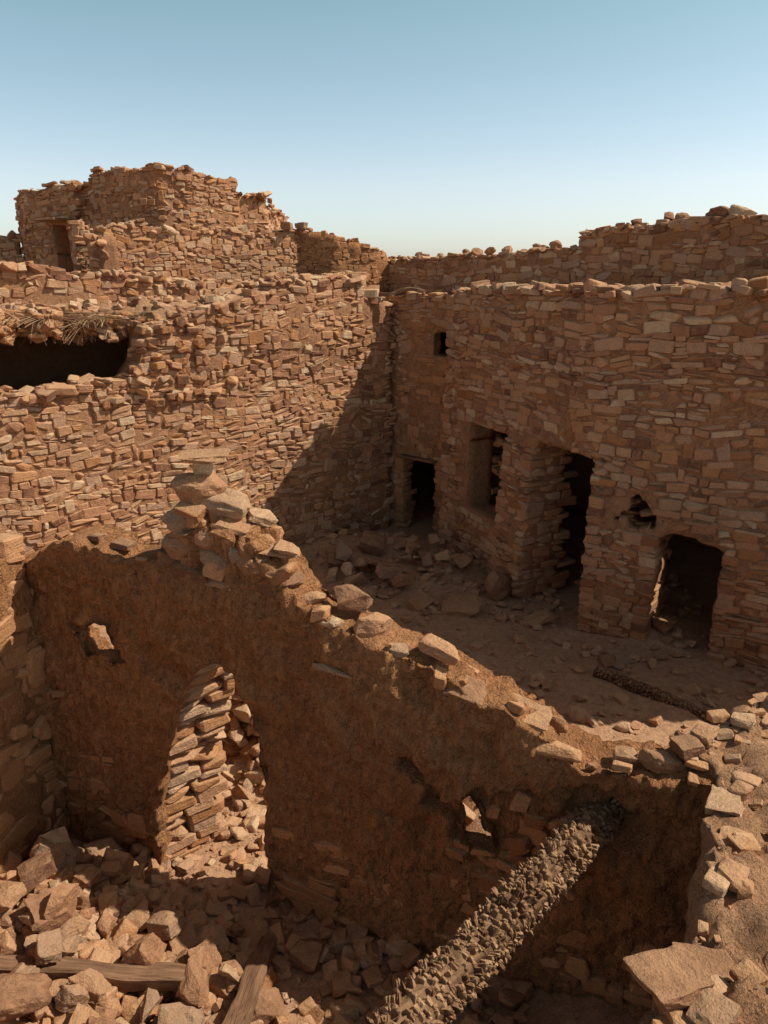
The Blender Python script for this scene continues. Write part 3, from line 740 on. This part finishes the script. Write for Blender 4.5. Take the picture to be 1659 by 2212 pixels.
for (x, y, w, h, me) in [(1.82, 11.5, .5, .5, BOULDERS[2]), (1.35, 12.3, .45, .3, HI[1]), (1.2, 10.9, .7, .2, HI[4]), (2.3, 10.6, .55, .2, HI[7]), (2.95, 9.15, .3, .16, HI[3]), (.4, 12.4, .5, .12, HI[9]), (3.2, 9.35, .4, .08, HI[10]), (3.95, 9.95, .3, .15, HI[2]), (2.3, 7.9, .25, .14, HI[6]), (2.6, 11.0, .4, .1, HI[15])]:
    loose((x, y, gz(x, y) + h * .3), (w, w * .75, h), None, (R.gauss(0, .1), R.gauss(0, .1)), 'large stone block beside the house doorways', 'rubble on the courtyard floor', me)
loose((-2.35, 3.75, .62), (.44, .28, .2), .3, (0, .1), 'smooth rounded stone in the rubble heap', None, BOULDER)
a = Acc(); r = random.Random(54); n = 0
while n < 620:
    x, y = r.uniform(-3.05, .9), r.uniform(3.3, 5.6)
    if x > -1.95 and y > 4.8 and r.random() < .8: continue
    if x > -.9 and r.random() < .7: continue
    n += 1; w = r.uniform(.05, .17)
    a.stone((x, y, gz(x, y) + r.uniform(.0, .08)), (w * 1.3, w, w * r.uniform(.4, .9)), r.random() * 6, .4, r.choice((1, 1, 3)), rnd=r)
ob = a.build('rubble', MATS); ob['kind'] = 'stuff'; meta(ob, 'small broken stones filling the rubble heap', 'rubble')
a = Acc(); r = random.Random(55)
n = 0
while n < 4300:
    q = r.random()
    if q < .6: x, y = r.uniform(-1.5, 5), r.uniform(6.5, 14.2)
    elif q < .8: x, y = r.uniform(-3, 1.0), r.uniform(3.2, 5.6)
    else: x, y = r.uniform(-2, 0), r.uniform(5.6, 9)
    if q < .6 and r.random() > .12 + max(0, .5 + 1.3 * fr(x * 1.1, y * 1.1, 3, 3)) * (.4 if y < 10.5 else 1): continue
    n += 1
    w = .02 + .14 * r.random() ** 3; a.stone((x, y, gz(x, y) + w * .15), (w * 1.3, w, w * .6), r.random() * 6, .3, 1, tint=.2 + .75 * r.random(), rnd=r)
ob = a.build('gravel', MATS); ob['kind'] = 'stuff'; meta(ob, 'small stone chips scattered on sandy ground', 'gravel')
a = Acc(); r = random.Random(56)
for i in range(1500):
    x, y = r.uniform(.8, 4.5), r.uniform(1.5, 6.0)
    if fT(x, y) < .03: continue
    w = .01 + .045 * r.random() ** 3; a.stone((x, y, tz(x, y) + .003), (w * 1.3, w, w * .6), r.random() * 6, .3, r.choice((1, 3)), tint=.2 + .7 * r.random(), rnd=r)
ob = a.build('gravel', MATS); ob['kind'] = 'stuff'; meta(ob, 'stone chips on the terrace wall top', 'gravel')

# ------------------------------------------------------------------ palm trunks
def palm(p0, p1, rad, seed, label, stub=1.0):
    r = random.Random(seed); p0 = Vector(p0); p1 = Vector(p1); ax = (p1 - p0); L = ax.length; ax.normalize()
    q = ax.to_track_quat('Z', 'Y'); m = q.to_matrix(); a = Acc(); nr = 48; ns = int(L / .018); V = []
    for i in range(ns + 1):
        for j in range(nr):
            an = j / nr * 6.283; cx, cy = math.cos(an), math.sin(an)
            rr = rad * (.96 + .12 * fr(cx * 2, cy * 2, i * .05 + seed, 3) + .14 * fr(cx * 6, cy * 6, i * .35 + seed, 4))
            V.append(p0 + m @ Vector((cx * rr, cy * rr, L * i / ns)))
    F = [[i * nr + j, i * nr + (j + 1) % nr, (i + 1) * nr + (j + 1) % nr, (i + 1) * nr + j] for i in range(ns) for j in range(nr)]
    F.append(list(reversed(range(nr)))); F.append([ns * nr + j for j in range(nr)])
    a.add([v[:] for v in V], F, 0, .02, True)
    z = .03; k = 0; na = 12; mm = np.array(m).T; pp = np.array(p0)
    while z < L - .02:
        for j in range(na):
            an = (j + .5 * (k % 2) + r.gauss(0, .10)) / na * 6.283; zz = z + r.gauss(0, .007)
            out = Vector((math.cos(an), math.sin(an), 0)); tg = Vector((-math.sin(an), math.cos(an), 0)); up = Vector((0, 0, 1))
            pat = max(.5, min(1.2, .8 + 1.1 * fr(out.x * 1.5, out.y * 1.5, z * 2.5 + seed, 3)))
            if r.random() < .04: continue
            ln = rad * r.uniform(.34, .52) * stub * pat
            tilt = r.uniform(.1, .5); d = (out * math.cos(tilt) + up * math.sin(tilt)).normalized(); e = d.cross(tg)
            c = out * (rad * .92 + ln * .28) + up * zz
            base_t = r.random() * .5
            for sub in range(4):
                cc = c + tg * r.gauss(0, rad * .10) + up * r.gauss(0, .007)
                dd = (d + tg * r.gauss(0, .12) + up * r.gauss(0, .12)).normalized()
                B = np.array([tg * (rad * r.uniform(.12, .42)), e * (.019 * r.uniform(.6, 1.5)), dd * ln * r.uniform(.8, 1.45)])
                VV, FF = LEAF[r.randrange(12)]
                a.add((VV @ B + np.array(cc)) @ mm + pp, FF, 0, .05 + base_t + .4 * r.random(), False)
            for f in range(3):
                b0 = Vector(c) + d * ln * .4 + tg * r.gauss(0, rad * .16); b1 = b0 + (d + Vector((r.gauss(0, .6), r.gauss(0, .6), r.gauss(0, .6)))) * r.uniform(.008, .02)
                w = .0018; tri = [b0 + tg * w, b0 - tg * w, b1, b0 + e * w]
                a.add([(p0 + m @ v)[:] for v in tri], [[0, 1, 2], [1, 3, 2], [3, 0, 2]], 0, .2 + .4 * r.random(), False)
        z += .046; k += 1
    ob = a.build('palm_trunk_beam', [M_PALM]); meta(ob, label, 'beam')
palm((-.75, 1.85, 1.55), (1.68, 4.62, 1.44), .122, 3, 'rough palm trunk beam lodged in the mud wall')
palm((2.75, 8.9, gz(2.75, 8.9) + .02), (3.9, 7.8, gz(3.9, 7.8) + .0), .095, 4, 'fallen palm log half buried in the courtyard floor', .7)

def timber(p0, p1, w, h, label, seed, name='wooden_plank'):
    p0 = Vector(p0); p1 = Vector(p1); L = (p1 - p0).length; bm = bmesh.new()
    n = 24; ring = []
    for i in range(n + 1):
        t = i / n; row = []
        for (cx, cy) in ((-.5, -.4), (-.4, -.5), (.4, -.5), (.5, -.4), (.5, .4), (.4, .5), (-.4, .5), (-.5, .4)):
            j = 1 + .28 * fr(t * 4, cx * 2, seed + cy, 3)
            row.append(bm.verts.new((t * L - L / 2 + .05 * fr(cx * 5, cy * 5, seed, 1) * (i in (0, n)), cx * w * j, cy * h * j + .07 * fr(t * 2, 0, seed, 2))))
        ring.append(row)
    for i in range(n):
        for j in range(8): bm.faces.new((ring[i][j], ring[i][(j + 1) % 8], ring[i + 1][(j + 1) % 8], ring[i + 1][j]))
    bm.faces.new(ring[0]); bm.faces.new(ring[-1]); bmesh.ops.recalc_face_normals(bm, faces=bm.faces)
    me = mesh_from_bm(bm, name, M_WOOD); o = bpy.data.objects.new(name, me); COL.objects.link(o)
    o.location = (p0 + p1) / 2; o.rotation_euler = (p1 - p0).to_track_quat('X', 'Z').to_euler(); meta(o, label, 'timber')
timber((-2.75, 4.05, .56), (-1.25, 4.12, .32), .13, .12, 'weathered timber beam lying across the rubble', 1)
timber((-1.0, 3.5, .30), (-.88, 4.85, .10), .15, .06, 'dark wooden board leaning below the arch', 3)
timber((-.35, 14.7, 4.62), (.75, 14.75, 4.66), .1, .07, 'small wooden lintel pole on the wall corner', 4, 'wooden_pole')

# ------------------------------------------------------------------ light, sky, camera
EL = math.radians(46); hx, hy = .997, .02
ts = Vector((hx * math.cos(EL), hy * math.cos(EL), math.sin(EL))).normalized()
sl = bpy.data.lights.new('sun', 'SUN'); sl.energy = 5.0; sl.angle = math.radians(.5); sl.color = (1, .94, .81)
so = bpy.data.objects.new('sun', sl); COL.objects.link(so); so.rotation_euler = (-ts).to_track_quat('-Z', 'Y').to_euler(); so.location = (20, 5, 30)
w = bpy.data.worlds.new('World'); SC.world = w; w.use_nodes = True; nt = w.node_tree; nt.nodes.clear(); t = NT(nt)
sky = t.n('ShaderNodeTexSky', sky_type='NISHITA'); sky.sun_disc = False; sky.sun_elevation = EL; sky.sun_rotation = math.atan2(hx, hy)
sky.dust_density = 1.5; sky.air_density = 1.0; sky.ozone_density = 1.0; sky.altitude = 600
bg = t.n('ShaderNodeBackground'); bg.inputs['Strength'].default_value = .15
tc = t.n('ShaderNodeTexCoord'); sp = t.n('ShaderNodeSeparateXYZ'); t.l(tc.outputs['Generated'], sp.inputs[0])
haze = t.ramp(sp.outputs[2], [(0.0, (1.0, 1.03, 1.16)), (.1, (1.28, 1.15, 1.07)), (.28, (1.08, 1.14, .88)), (.5, (.82, .70, .49)), (1, (.72, .58, .40))])
col = t.mix(1.0, sky.outputs[0], haze, 'MULTIPLY')
t.l(col, bg.inputs[0]); o = t.n('ShaderNodeOutputWorld'); t.l(bg.outputs[0], o.inputs[0])
cam = bpy.data.cameras.new('camera'); co = bpy.data.objects.new('camera', cam); COL.objects.link(co)
cam.sensor_fit = 'VERTICAL'; cam.sensor_height = 34.6; cam.sensor_width = 26; cam.lens = 26; cam.clip_end = 3000; cam.clip_start = .05
co.location = (0, 0, 5); co.rotation_euler = (math.radians(90 - 17.3), 0, 0); SC.camera = co
SC.view_settings.view_transform = 'Standard'; SC.view_settings.look = 'None'; SC.view_settings.exposure = 0
